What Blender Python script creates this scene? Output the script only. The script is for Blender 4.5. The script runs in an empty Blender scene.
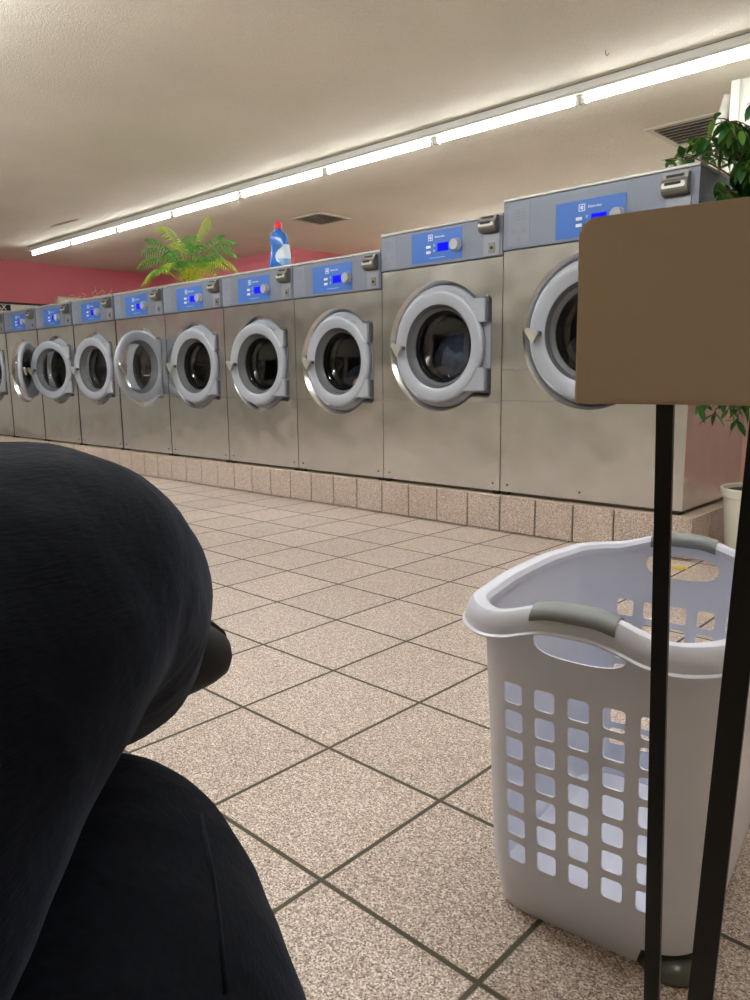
import bpy, bmesh, math, random
from mathutils import Vector, Matrix
from mathutils.geometry import tessellate_polygon, delaunay_2d_cdt
PI = math.pi
SC = bpy.context.scene
COL = SC.collection
rnd = random.Random(7)

# ------------------------------------------------------------------ helpers
def tag(o, label=None, cat=None, group=None, kind=None):
    if label: o['label'] = label
    if cat: o['category'] = cat
    if group: o['group'] = group
    if kind: o['kind'] = kind
    return o

def empty(name, loc=(0, 0, 0), rz=0.0, label=None, cat=None, group=None):
    o = bpy.data.objects.new(name, None)
    o.empty_display_size = .1
    COL.objects.link(o)
    o.location = loc
    o.rotation_euler = (0, 0, rz)
    return tag(o, label, cat, group)

def obj(name, bm, mat, parent=None, smooth=False, loc=None, angle=None):
    me = bpy.data.meshes.new(name)
    bmesh.ops.recalc_face_normals(bm, faces=bm.faces[:])
    bm.to_mesh(me)
    bm.free()
    for m in (mat if isinstance(mat, (list, tuple)) else [mat]):
        me.materials.append(m)
    if smooth:
        for p in me.polygons:
            p.use_smooth = True
        if angle:
            try: me.set_sharp_from_angle(angle=angle)
            except Exception: pass
    o = bpy.data.objects.new(name, me)
    COL.objects.link(o)
    if parent: o.parent = parent
    if loc: o.location = loc
    return o

def copy_tree(o, parent=None):
    c = o.copy()
    COL.objects.link(c)
    c.parent = parent
    for ch in list(o.children):
        copy_tree(ch, c)
    return c

def box(bm, x0, x1, y0, y1, z0, z1, bev=0.0, mi=0):
    r = bmesh.ops.create_cube(bm, size=1.0)
    vs = r['verts']
    for v in vs:
        v.co = Vector((x0 + (v.co.x + .5) * (x1 - x0), y0 + (v.co.y + .5) * (y1 - y0), z0 + (v.co.z + .5) * (z1 - z0)))
    fs = set(f for v in vs for f in v.link_faces)
    for f in fs: f.material_index = mi
    if bev > 0:
        es = list(set(e for v in vs for e in v.link_edges))
        bmesh.ops.bevel(bm, geom=es, offset=bev, segments=2, affect='EDGES', profile=.6)
    return vs

def tube(bm, pts, rad, seg=10, caps=True, mi=0):
    """tube through points; rad float or list"""
    n = len(pts)
    pts = [Vector(p) for p in pts]
    rr = rad if isinstance(rad, (list, tuple)) else [rad] * n
    up = Vector((0, 0, 1))
    rings = []
    prev = None
    for i in range(n):
        d = (pts[min(i + 1, n - 1)] - pts[max(i - 1, 0)]).normalized()
        if prev is None:
            a = d.cross(up)
            if a.length < 1e-3: a = d.cross(Vector((1, 0, 0)))
            a.normalize()
        else:
            a = (prev - d * prev.dot(d)).normalized()
        prev = a
        b = d.cross(a)
        rings.append([bm.verts.new(pts[i] + (a * math.cos(2 * PI * k / seg) + b * math.sin(2 * PI * k / seg)) * rr[i]) for k in range(seg)])
    for i in range(n - 1):
        for k in range(seg):
            f = bm.faces.new((rings[i][k], rings[i][(k + 1) % seg], rings[i + 1][(k + 1) % seg], rings[i + 1][k]))
            f.material_index = mi
    if caps:
        bm.faces.new(rings[0]).material_index = mi
        bm.faces.new(rings[-1][::-1]).material_index = mi

def lathe(bm, prof, centre=(0, 0, 0), axis='Z', seg=48, mi=0, close=False):
    """prof: list of (r, h). axis Z: h along +z. axis Y: h along +y."""
    c = Vector(centre)
    rings = []
    for r, hh in prof:
        ring = []
        if r < 1e-6:
            p = Vector((0, 0, hh)) if axis == 'Z' else Vector((0, hh, 0))
            ring = [bm.verts.new(c + p)]
        else:
            for k in range(seg):
                a = 2 * PI * k / seg
                p = Vector((r * math.cos(a), r * math.sin(a), hh)) if axis == 'Z' else Vector((r * math.cos(a), hh, r * math.sin(a)))
                ring.append(bm.verts.new(c + p))
        rings.append(ring)
    prs = list(zip(rings, rings[1:]))
    if close: prs.append((rings[-1], rings[0]))
    for A, B in prs:
        for k in range(seg):
            a0, a1 = A[k % len(A)], A[(k + 1) % len(A)]
            b0, b1 = B[k % len(B)], B[(k + 1) % len(B)]
            vs = []
            for v in (a0, a1, b1, b0):
                if v not in vs: vs.append(v)
            if len(vs) >= 3:
                try: bm.faces.new(vs).material_index = mi
                except ValueError: pass

def prism(bm, poly, y0, y1, mi=0):
    """poly in (x,z), extruded along y"""
    a = [bm.verts.new((p[0], y0, p[1])) for p in poly]
    b = [bm.verts.new((p[0], y1, p[1])) for p in poly]
    bm.faces.new(a).material_index = mi
    bm.faces.new(b[::-1]).material_index = mi
    n = len(poly)
    for i in range(n):
        bm.faces.new((a[i], a[(i + 1) % n], b[(i + 1) % n], b[i])).material_index = mi

def rrect(x0, x1, z0, z1, r, n=5):
    out = []
    for cx, cz, a0 in ((x1 - r, z1 - r, 0), (x0 + r, z1 - r, PI / 2), (x0 + r, z0 + r, PI), (x1 - r, z0 + r, 1.5 * PI)):
        for k in range(n + 1):
            a = a0 + PI / 2 * k / n
            out.append((cx + r * math.cos(a), cz + r * math.sin(a)))
    return out

def text_obj(name, txt, size, mat, parent, loc, rot, depth=.0005, align='CENTER', bold=0.0):
    cu = bpy.data.curves.new(name, 'FONT')
    cu.body = txt
    cu.size = size
    cu.align_x = align
    cu.align_y = 'CENTER'
    cu.extrude = depth
    cu.offset = bold
    cu.resolution_u = 2
    tmp = bpy.data.objects.new(name + '_tmp', cu)
    COL.objects.link(tmp)
    bpy.context.view_layer.update()
    me = bpy.data.meshes.new_from_object(tmp.evaluated_get(bpy.context.evaluated_depsgraph_get()))
    bpy.data.objects.remove(tmp)
    me.materials.clear()
    me.materials.append(mat)
    o = bpy.data.objects.new(name, me)
    COL.objects.link(o)
    o.parent = parent
    o.location = loc
    o.rotation_euler = rot
    return o

# ------------------------------------------------------------------ materials
def nmat(name):
    m = bpy.data.materials.new(name)
    m.use_nodes = True
    nt = m.node_tree
    return m, nt, nt.nodes['Principled BSDF'], nt.nodes, nt.links

def mat(name, col, rough=.5, metal=0.0, emit=None, es=0.0, bump=0.0, bscale=50.0, var=0.0, vscale=8.0, spec=None, coat=0.0):
    m, nt, b, N, L = nmat(name)
    b.inputs['Base Color'].default_value = (*col, 1)
    b.inputs['Roughness'].default_value = rough
    b.inputs['Metallic'].default_value = metal
    if spec is not None: b.inputs['Specular IOR Level'].default_value = spec
    if coat: b.inputs['Coat Weight'].default_value = coat
    if emit:
        b.inputs['Emission Color'].default_value = (*emit, 1)
        b.inputs['Emission Strength'].default_value = es
    tc = N.new('ShaderNodeTexCoord')
    if bump:
        t = N.new('ShaderNodeTexNoise'); t.inputs['Scale'].default_value = bscale; t.inputs['Detail'].default_value = 3
        bp = N.new('ShaderNodeBump'); bp.inputs['Strength'].default_value = bump; bp.inputs['Distance'].default_value = .01
        L.new(tc.outputs['Object'], t.inputs['Vector']); L.new(t.outputs['Fac'], bp.inputs['Height']); L.new(bp.outputs['Normal'], b.inputs['Normal'])
    if var:
        t2 = N.new('ShaderNodeTexNoise'); t2.inputs['Scale'].default_value = vscale; t2.inputs['Detail'].default_value = 4
        r = N.new('ShaderNodeValToRGB')
        r.color_ramp.elements[0].position = .3; r.color_ramp.elements[1].position = .7
        r.color_ramp.elements[0].color = (*[c * (1 - var) for c in col], 1)
        r.color_ramp.elements[1].color = (*[min(1, c * (1 + var)) for c in col], 1)
        L.new(tc.outputs['Object'], t2.inputs['Vector']); L.new(t2.outputs['Fac'], r.inputs['Fac']); L.new(r.outputs['Color'], b.inputs['Base Color'])
    return m

def S(r, g, b):     # sRGB 0-255 to linear
    f = lambda c: (c / 255 / 12.92) if c / 255 <= .04045 else ((c / 255 + .055) / 1.055) ** 2.4
    return (f(r), f(g), f(b))

def granite(name, base, dark, light, grout=None):
    """speckled stoneware; grout = (tile, ox, oy) paints the joint grid in world x,y"""
    m, nt, b, N, L = nmat(name)
    geo = N.new('ShaderNodeNewGeometry')
    n1 = N.new('ShaderNodeTexVoronoi'); n1.inputs['Scale'].default_value = 400
    n2 = N.new('ShaderNodeTexNoise'); n2.inputs['Scale'].default_value = 1.3; n2.inputs['Detail'].default_value = 3
    L.new(geo.outputs['Position'], n1.inputs['Vector']); L.new(geo.outputs['Position'], n2.inputs['Vector'])
    r = N.new('ShaderNodeValToRGB')
    cr = r.color_ramp
    mixc = lambda a, b, t: tuple(a[k] * (1 - t) + b[k] * t for k in range(3))
    cr.elements[0].position = 0; cr.elements[0].color = (*mixc(base, dark, .9), 1)
    cr.elements[1].position = 1; cr.elements[1].color = (*light, 1)
    for p_, c_ in ((.14, mixc(base, dark, .7)), (.30, mixc(base, dark, .35)), (.45, base), (.65, base), (.80, mixc(base, light, .6))):
        e = cr.elements.new(p_); e.color = (*c_, 1)
    sx = N.new('ShaderNodeSeparateXYZ')
    L.new(n1.outputs['Color'], sx.inputs[0]); L.new(sx.outputs['X'], r.inputs['Fac'])
    hv = N.new('ShaderNodeMixRGB'); hv.blend_type = 'MULTIPLY'; hv.inputs['Fac'].default_value = .5
    rr = N.new('ShaderNodeValToRGB'); rr.color_ramp.elements[0].position = .3; rr.color_ramp.elements[1].position = .7
    rr.color_ramp.elements[0].color = (.80, .76, .72, 1); rr.color_ramp.elements[1].color = (1, 1, 1, 1)
    L.new(n2.outputs['Fac'], rr.inputs['Fac']); L.new(r.outputs['Color'], hv.inputs['Color1']); L.new(rr.outputs['Color'], hv.inputs['Color2'])
    out = hv.outputs['Color']
    b.inputs['Roughness'].default_value = .42
    bp = N.new('ShaderNodeBump'); bp.inputs['Strength'].default_value = .06; bp.inputs['Distance'].default_value = .002
    L.new(sx.outputs['X'], bp.inputs['Height'])
    if grout:
        T, ox, oy, gw, gc = grout
        sep = N.new('ShaderNodeSeparateXYZ'); L.new(geo.outputs['Position'], sep.inputs[0])
        # wobble so the joints are hand-laid
        masks = []; ids = []
        for ax, off in (('X', ox), ('Y', oy)):
            a = N.new('ShaderNodeMath'); a.operation = 'SUBTRACT'; L.new(sep.outputs[ax], a.inputs[0]); a.inputs[1].default_value = off
            d = N.new('ShaderNodeMath'); d.operation = 'DIVIDE'; L.new(a.outputs[0], d.inputs[0]); d.inputs[1].default_value = T
            fr = N.new('ShaderNodeMath'); fr.operation = 'ROUND'; L.new(d.outputs[0], fr.inputs[0])
            s = N.new('ShaderNodeMath'); s.operation = 'SUBTRACT'; L.new(d.outputs[0], s.inputs[0]); L.new(fr.outputs[0], s.inputs[1])
            ab = N.new('ShaderNodeMath'); ab.operation = 'ABSOLUTE'; L.new(s.outputs[0], ab.inputs[0])
            mr = N.new('ShaderNodeMapRange'); mr.inputs['From Min'].default_value = gw * .5 / T; mr.inputs['From Max'].default_value = gw * .85 / T
            mr.inputs['To Min'].default_value = 1; mr.inputs['To Max'].default_value = 0
            L.new(ab.outputs[0], mr.inputs['Value']); masks.append(mr.outputs[0])
            fl = N.new('ShaderNodeMath'); fl.operation = 'FLOOR'; L.new(d.outputs[0], fl.inputs[0]); ids.append(fl.outputs[0])
        mx = N.new('ShaderNodeMath'); mx.operation = 'MAXIMUM'; L.new(masks[0], mx.inputs[0]); L.new(masks[1], mx.inputs[1])
        cb = N.new('ShaderNodeCombineXYZ'); L.new(ids[0], cb.inputs[0]); L.new(ids[1], cb.inputs[1])
        wn = N.new('ShaderNodeTexWhiteNoise'); L.new(cb.outputs[0], wn.inputs['Vector'])
        tv = N.new('ShaderNodeMapRange'); tv.inputs['To Min'].default_value = .90; tv.inputs['To Max'].default_value = 1.04
        L.new(wn.outputs['Value'], tv.inputs['Value'])
        mu = N.new('ShaderNodeVectorMath'); mu.operation = 'SCALE'; L.new(out, mu.inputs[0]); L.new(tv.outputs[0], mu.inputs['Scale'])
        mix = N.new('ShaderNodeMixRGB'); L.new(mx.outputs[0], mix.inputs['Fac']); L.new(mu.outputs[0], mix.inputs['Color1'])
        mix.inputs['Color2'].default_value = (*gc, 1)
        out = mix.outputs['Color']
        inv = N.new('ShaderNodeMath'); inv.operation = 'SUBTRACT'; inv.inputs[0].default_value = 1; L.new(mx.outputs[0], inv.inputs[1])
        bp2 = N.new('ShaderNodeBump'); bp2.inputs['Strength'].default_value = .5; bp2.inputs['Distance'].default_value = .003
        L.new(inv.outputs[0], bp2.inputs['Height']); L.new(bp.outputs['Normal'], bp2.inputs['Normal'])
        L.new(bp2.outputs['Normal'], b.inputs['Normal'])
        ro = N.new('ShaderNodeMapRange'); ro.inputs['To Min'].default_value = .40; ro.inputs['To Max'].default_value = .9
        L.new(mx.outputs[0], ro.inputs['Value']); L.new(ro.outputs[0], b.inputs['Roughness'])
    else:
        L.new(bp.outputs['Normal'], b.inputs['Normal'])
    L.new(out, b.inputs['Base Color'])
    return m

def steel(name, col=(.73, .755, .765), rough=.22, wave=.5):
    m, nt, b, N, L = nmat(name)
    geo = N.new('ShaderNodeNewGeometry')
    mp = N.new('ShaderNodeMapping'); mp.inputs['Scale'].default_value = (3.0, 3.0, 260.0)
    L.new(geo.outputs['Position'], mp.inputs['Vector'])
    n = N.new('ShaderNodeTexNoise'); n.inputs['Scale'].default_value = 6; n.inputs['Detail'].default_value = 3
    L.new(mp.outputs[0], n.inputs['Vector'])
    n2 = N.new('ShaderNodeTexNoise'); n2.inputs['Scale'].default_value = 3.2; n2.inputs['Detail'].default_value = 1
    L.new(geo.outputs['Position'], n2.inputs['Vector'])
    n3 = N.new('ShaderNodeTexNoise'); n3.inputs['Scale'].default_value = 9; n3.inputs['Detail'].default_value = 5
    L.new(geo.outputs['Position'], n3.inputs['Vector'])
    r = N.new('ShaderNodeValToRGB'); r.color_ramp.elements[0].position = .25; r.color_ramp.elements[1].position = .75
    r.color_ramp.elements[0].color = (*[c * .93 for c in col], 1); r.color_ramp.elements[1].color = (*[min(1, c * 1.04) for c in col], 1)
    L.new(n3.outputs['Fac'], r.inputs['Fac']); L.new(r.outputs['Color'], b.inputs['Base Color'])
    b.inputs['Metallic'].default_value = 1
    mr = N.new('ShaderNodeMapRange'); mr.inputs['To Min'].default_value = rough - .01; mr.inputs['To Max'].default_value = rough + .02
    b.inputs['Roughness'].default_value = rough
    b1 = N.new('ShaderNodeBump'); b1.inputs['Strength'].default_value = wave; b1.inputs['Distance'].default_value = .03
    L.new(n2.outputs['Fac'], b1.inputs['Height']); L.new(b1.outputs['Normal'], b.inputs['Normal'])
    return m

def glassmat(name, tint=(.9, .92, .93), gl=.02, ior=1.45):
    m, nt, b, N, L = nmat(name)
    N.remove(b)
    out = [x for x in N if x.type == 'OUTPUT_MATERIAL'][0]
    tr = N.new('ShaderNodeBsdfTransparent'); tr.inputs['Color'].default_value = (*tint, 1)
    g = N.new('ShaderNodeBsdfGlossy'); g.inputs['Roughness'].default_value = gl
    lw = N.new('ShaderNodeLayerWeight'); lw.inputs['Blend'].default_value = .5
    pw = N.new('ShaderNodeMath'); pw.operation = 'POWER'; L.new(lw.outputs['Facing'], pw.inputs[0]); pw.inputs[1].default_value = 4
    fr = N.new('ShaderNodeMapRange'); fr.inputs['To Min'].default_value = .09; fr.inputs['To Max'].default_value = .9; L.new(pw.outputs[0], fr.inputs['Value'])
    mx = N.new('ShaderNodeMixShader')
    L.new(fr.outputs[0], mx.inputs[0]); L.new(tr.outputs[0], mx.inputs[1]); L.new(g.outputs[0], mx.inputs[2]); L.new(mx.outputs[0], out.inputs['Surface'])
    return m

def translucent(name, col, w=.25, rough=.45):
    m, nt, b, N, L = nmat(name)
    out = [x for x in N if x.type == 'OUTPUT_MATERIAL'][0]
    b.inputs['Base Color'].default_value = (*col, 1); b.inputs['Roughness'].default_value = rough
    t = N.new('ShaderNodeBsdfTranslucent'); t.inputs['Color'].default_value = (*col, 1)
    mx = N.new('ShaderNodeMixShader'); mx.inputs[0].default_value = w
    L.new(b.outputs[0], mx.inputs[1]); L.new(t.outputs[0], mx.inputs[2]); L.new(mx.outputs[0], out.inputs['Surface'])
    return m

TILE = .308
M = {}
M['floor'] = granite('stoneware_floor', S(198, 179, 165), S(105, 84, 73), S(248, 240, 231), (TILE, .10607 , .11587, .0065, S(84, 78, 62)))
M['plinth'] = granite('stoneware_plinth', S(196, 178, 165), S(108, 88, 78), S(244, 232, 222))
M['grout'] = mat('grout', S(84, 74, 62), .9)
M['steel'] = steel('brushed_steel')
M['steel_lip'] = steel('polished_steel_lip', (.62, .60, .57), .2, .05)
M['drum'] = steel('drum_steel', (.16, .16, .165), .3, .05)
M['fascia'] = mat('grey_fascia', S(112, 118, 130), .4, .2)
M['plastic'] = mat('light_grey_plastic', S(160, 165, 174), .35, .1)
M['dkplastic'] = mat('dark_grey_plastic', S(92, 94, 98), .45)
M['rubber'] = mat('black_rubber', S(24, 24, 25), .5)
M['blue'] = mat('blue_label', S(46, 98, 178), .4)
M['white'] = mat('white_print', S(225, 230, 238), .5)
M['faint'] = mat('faint_grey_print', S(112, 116, 126), .5)
M['placard'] = mat('placard_grey', S(119, 125, 137), .45)
M['lcd'] = mat('lit_blue_screen', (.0, .0, .3), .6, spec=.05, emit=(.004, .004, 1.0), es=.30)
M['lcd_dim'] = mat('dim_violet_screen', S(24, 14, 70), .6, emit=(.05, .01, .5), es=.06, spec=.1)
M['coin'] = mat('coin_box_grey', S(118, 116, 108), .4, .5)
M['coinface'] = mat('coin_face_silver', S(190, 188, 180), .35, .6)
M['black'] = mat('black_hole', S(10, 10, 10), .6)
M['glass'] = glassmat('door_glass', (.68, .70, .72))
M['cloth_dark'] = mat('dark_laundry', S(44, 50, 64), .9, var=.6, vscale=14)
M['cloth_tan'] = mat('tan_laundry', S(176, 152, 112), .9)
M['tubeglow'] = mat('fluorescent_glow', (1, 1, 1), .4, emit=(.97, .99, 1.0), es=8.5)
M['tubeglow2'] = mat('bright_fluorescent_glow', (1, 1, 1), .4, emit=(.96, .985, 1.0), es=30)
M['housing'] = mat('white_enamel', S(214, 212, 204), .4)
M['housing_edge'] = mat('dark_enamel', S(120, 112, 95), .6)
M['pink'] = mat('pink_paint', S(222, 126, 136), .65, bump=.05, bscale=60)
M['whitewall'] = mat('white_paint', S(226, 226, 216), .6)
M['cream'] = mat('cream_paint', S(205, 192, 168), .7, bump=.05, bscale=60)
M['nearwall'] = mat('tan_paint', S(206, 196, 176), .7, bump=.05, bscale=60)
M['addedglass'] = mat('added_dark_glass', S(26, 26, 30), .08)  # glass of the unseen panes added for dark reflections
M['plate'] = mat('coin_plate_grey', S(132, 136, 144), .4, .3)
M['mutedpink'] = mat('pink_muted_for_reflection', S(196, 158, 150), .7, bump=.05, bscale=60)  # same pink as the other walls, muted to dim its reflection in steel
M['darktrim'] = mat('dark_trim', S(42, 26, 26), .5)
M['bwhite'] = translucent('white_basket_plastic', S(222, 225, 238), .06, .35)
M['bgrey'] = mat('grey_grip_plastic', S(128, 132, 132), .45)
M['panel'] = mat('beige_laminate', S(192, 172, 148), .28, var=.04, vscale=5)
M['paneledge'] = mat('beige_worn_edge', S(212, 196, 176), .4)
M['blackmetal'] = mat('black_powdercoat', S(22, 21, 20), .45, .3, bump=.04, bscale=300)
M['bottle'] = mat('blue_bottle_plastic', S(34, 104, 190), .25, coat=.5)
M['redcap'] = mat('red_cap', S(215, 38, 58), .35)
M['label'] = mat('pale_bottle_label', S(205, 222, 235), .4)
M['labelblue'] = mat('label_blue_print', S(120, 170, 220), .4)
M['pot_white'] = mat('white_pot', S(222, 220, 205), .45)
M['pot_terra'] = mat('clay_pot', S(150, 88, 60), .7)
M['soil'] = mat('soil', S(70, 52, 38), .95, bump=.6, bscale=60)
M['bark'] = mat('bark', S(122, 88, 58), .85, bump=.5, bscale=50, var=.25, vscale=20)
M['leaf'] = translucent('ficus_leaf', S(48, 98, 40), .25, .35)
M['leaf2'] = translucent('ficus_leaf_light', S(110, 150, 60), .3, .35)
M['palm'] = translucent('palm_green', S(98, 170, 70), .35, .5)
M['palm_y'] = translucent('palm_yellow_green', S(186, 214, 78), .35, .5)
M['palm_yy'] = translucent('palm_yellow', S(240, 214, 50), .35, .5)
M['olive'] = mat('olive_translucent_plastic', S(70, 74, 60), .3, coat=.3)
M['shoe'] = mat('black_shoe_suede', S(9, 9, 9), .7)
M['sole'] = mat('dark_brown_sole', S(34, 26, 23), .6)
M['dry'] = mat('dry_stem', S(205, 180, 150), .8)
M['petal'] = mat('yellow_petal', S(214, 184, 60), .7)
M['vent'] = mat('vent_enamel', S(190, 184, 168), .5)
M['ventdark'] = mat('vent_slot', S(70, 64, 56), .8)
M['rust'] = mat('water_stain', S(150, 132, 104), .8)

def ceiling_mat():
    m, nt, b, N, L = nmat('stucco_ceiling')
    geo = N.new('ShaderNodeNewGeometry')
    n = N.new('ShaderNodeTexNoise'); n.inputs['Scale'].default_value = 120; n.inputs['Detail'].default_value = 3
    n2 = N.new('ShaderNodeTexNoise'); n2.inputs['Scale'].default_value = .9; n2.inputs['Detail'].default_value = 5
    L.new(geo.outputs['Position'], n.inputs['Vector']); L.new(geo.outputs['Position'], n2.inputs['Vector'])
    r = N.new('ShaderNodeValToRGB'); r.color_ramp.elements[0].position = .3; r.color_ramp.elements[1].position = .7
    r.color_ramp.elements[0].color = (*S(220, 214, 196), 1); r.color_ramp.elements[1].color = (*S(234, 227, 210), 1)
    L.new(n2.outputs['Fac'], r.inputs['Fac'])
    r2 = N.new('ShaderNodeValToRGB'); r2.color_ramp.elements[0].position = .35; r2.color_ramp.elements[1].position = .6
    r2.color_ramp.elements[0].color = (.86, .86, .86, 1); r2.color_ramp.elements[1].color = (1, 1, 1, 1)
    L.new(n.outputs['Fac'], r2.inputs['Fac'])
    mx = N.new('ShaderNodeMixRGB'); mx.blend_type = 'MULTIPLY'; mx.inputs['Fac'].default_value = .5
    L.new(r.outputs['Color'], mx.inputs['Color1']); L.new(r2.outputs['Color'], mx.inputs['Color2']); L.new(mx.outputs['Color'], b.inputs['Base Color'])
    bp = N.new('ShaderNodeBump'); bp.inputs['Strength'].default_value = .45; bp.inputs['Distance'].default_value = .01
    L.new(n.outputs['Fac'], bp.inputs['Height']); L.new(bp.outputs['Normal'], b.inputs['Normal'])
    b.inputs['Roughness'].default_value = .85
    return m
M['ceiling'] = ceiling_mat()

def denim_mat():
    m, nt, b, N, L = nmat('dark_denim')
    tc = N.new('ShaderNodeTexCoord')
    mp = N.new('ShaderNodeMapping'); mp.inputs['Rotation'].default_value = (.5, .3, .5); mp.inputs['Scale'].default_value = (120, 120, 900)
    L.new(tc.outputs['Object'], mp.inputs['Vector'])
    n = N.new('ShaderNodeTexNoise'); n.inputs['Scale'].default_value = 1; n.inputs['Detail'].default_value = 2
    L.new(mp.outputs[0], n.inputs['Vector'])
    n2 = N.new('ShaderNodeTexNoise'); n2.inputs['Scale'].default_value = 14; n2.inputs['Detail'].default_value = 4
    L.new(tc.outputs['Object'], n2.inputs['Vector'])
    r = N.new('ShaderNodeValToRGB'); r.color_ramp.elements[0].position = .3; r.color_ramp.elements[1].position = .7
    r.color_ramp.elements[0].color = (*S(3, 4, 7), 1); r.color_ramp.elements[1].color = (*S(8, 12, 20), 1)
    L.new(n.outputs['Fac'], r.inputs['Fac'])
    L.new(r.outputs['Color'], b.inputs['Base Color'])
    bp = N.new('ShaderNodeBump'); bp.inputs['Strength'].default_value = .25; bp.inputs['Distance'].default_value = .002
    L.new(n.outputs['Fac'], bp.inputs['Height'])
    bp2 = N.new('ShaderNodeBump'); bp2.inputs['Strength'].default_value = .35; bp2.inputs['Distance'].default_value = .012
    L.new(n2.outputs['Fac'], bp2.inputs['Height']); L.new(bp.outputs['Normal'], bp2.inputs['Normal'])
    L.new(bp2.outputs['Normal'], b.inputs['Normal'])
    b.inputs['Roughness'].default_value = .85
    b.inputs['Specular IOR Level'].default_value = .08
    b.inputs['Sheen Weight'].default_value = .12
    b.inputs['Sheen Roughness'].default_value = .4
    b.inputs['Sheen Tint'].default_value = (.5, .6, .85, 1)
    return m
M['denim'] = denim_mat()
M['denim_seam'] = mat('denim_seam', S(9, 11, 17), .85)

# ------------------------------------------------------------------ camera
R = Vector((.7294, .6840, -.0113)); U = Vector((-.1037, .1269, .9865)); F = Vector((-.6763, .7183, -.1639))
F.normalize(); R = F.cross(U).normalized(); U = R.cross(F)
cam = bpy.data.cameras.new('camera')
cam.sensor_fit = 'VERTICAL'; cam.sensor_height = 36; cam.lens = 750.35 / 1000 * 36
cam.clip_start = .02
co = bpy.data.objects.new('camera', cam); COL.objects.link(co)
mw = Matrix(((R.x, U.x, -F.x, 0), (R.y, U.y, -F.y, 0), (R.z, U.z, -F.z, .802), (0, 0, 0, 1)))
co.matrix_world = mw
SC.camera = co

# ------------------------------------------------------------------ room
XL, XR, YB, YF, CZ = -12.35, 1.6, -3.0, 7.4, 2.62
def struct(name, bm, m, **k):
    return tag(obj(name, bm, m, **k), kind='structure')
bm = bmesh.new(); box(bm, XL - .2, XR + .2, YB - .2, 10.4, -.12, 0); struct('floor', bm, M['floor'])
bm = bmesh.new(); box(bm, XL - .2, XR + .2, YB - .2, 10.4, CZ, CZ + .12); struct('ceiling', bm, M['ceiling'])
bm = bmesh.new(); box(bm, XL - .15, XL, YB, YF, 0, CZ)
struct('wall_left', bm, M['pink'])
bm = bmesh.new(); box(bm, XL, -8.5, YF, YF + .15, 0, CZ); struct('wall_back', bm, M['pink'])
bm = bmesh.new(); box(bm, -8.65, -8.5, YF + .15, 10.2, 0, CZ); struct('wall_back_return', bm, M['pink'])
bm = bmesh.new(); box(bm, -8.5, XR, 10.2, 10.35, 0, CZ); struct('wall_rear', bm, M['cream'])
bm = bmesh.new(); box(bm, XR, XR + .15, 2.3, 5.42, 0, CZ); struct('wall_right', bm, M['mutedpink'])
bm = bmesh.new(); box(bm, XR, XR + .15, 5.42, 10.2, 0, CZ); struct('wall_right_rear', bm, M['cream'])
bm = bmesh.new(); box(bm, XR, XR + .15, YB, 2.3, 0, CZ); struct('wall_right_near', bm, M['cream'])
bm = bmesh.new(); box(bm, XL, XR, YB - .15, YB, 0, CZ); struct('wall_near', bm, M['nearwall'])
for i_, wx in enumerate((-10.2, -7.4, -4.6, -1.8)):      # unseen dark panes added to darken washer reflections and cut bounce light
    bm = bmesh.new(); box(bm, wx - 1.1, wx + 1.1, YB + .002, YB + .02, .85, 1.75, .003)
    wn_ = struct('window_%d' % (i_ + 1), bm, M['addedglass'])
    for (a, b, c, d) in ((-1.16, -1.09, .80, 1.80), (1.09, 1.16, .80, 1.80), (-1.16, 1.16, .80, .87), (-1.16, 1.16, 1.73, 1.80), (-.03, .03, .85, 1.75)):
        bm = bmesh.new(); box(bm, wx + a, wx + b, YB + .002, YB + .05, c, d, .004); obj('window_frame', bm, M['darktrim'], wn_)
# white partition seen at the top right, with its corner bead
bm = bmesh.new(); box(bm, -1.80, XR, 5.32, 5.42, 0, CZ); struct('wall_partition', bm, M['whitewall'])
bm = bmesh.new(); box(bm, -1.78, XR, 5.300, 5.318, 0, 1.25, .003); struct('trim_4', bm, M['mutedpink'])
bm = bmesh.new(); box(bm, -1.845, -1.79, 5.295, 5.43, 0, CZ - .002, .006); struct('trim_1', bm, M['whitewall'])
# far wall: dark lintel with a pale panel under it
bm = bmesh.new(); box(bm, XL, XL + .05, YB, 5.60, 1.955, 1.985, .003); struct('trim_2', bm, M['darktrim'])
bm = bmesh.new(); box(bm, XL, XL + .02, YB, 5.58, 0, 1.955, .003); struct('trim_3', bm, M['whitewall'])

# sign on the far wall
sg = empty('wall_sign', (XL + .022, 4.72, 1.90), 0, 'small black sign with white capital letters on the far wall under the dark lintel', 'sign')
bm = bmesh.new(); box(bm, 0, .012, -.28, .16, -.045, .045, .002); obj('sign_board', bm, M['black'], sg)
text_obj('lettering', 'MAX', .105, M['white'], sg, (.0135, -.02, 0), (PI / 2, 0, PI / 2), .0008, bold=.002)
# pale box on the far wall
cb = empty('wall_cabinet', (XL, 5.75, 1.55), 0, 'pale shallow cabinet on the far pink wall just showing above the washers', 'cabinet')
bm = bmesh.new(); box(bm, 0, .18, -.17, 1.15, 0, .56, .006); obj('body', bm, M['cream'], cb)
bm = bmesh.new(); box(bm, .18, .196, -.15, .48, .02, .54, .004); obj('door', bm, M['whitewall'], cb)
bm = bmesh.new(); box(bm, .18, .196, .50, 1.13, .02, .54, .004); obj('door', bm, M['whitewall'], cb)

# slanted white pipe beside the partition
pp = empty('vent_pipe', (-2.13, 5.50, 1.9), 0, 'slanting white pipe rising to the ceiling beside the white partition', 'pipe')
bm = bmesh.new(); tube(bm, [(-.06, .0, -.5), (0.06, 0, .16), (.205, 0, .70)], .032, 14); obj('pipe', bm, M['whitewall'], pp, True, angle=.8)

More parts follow.
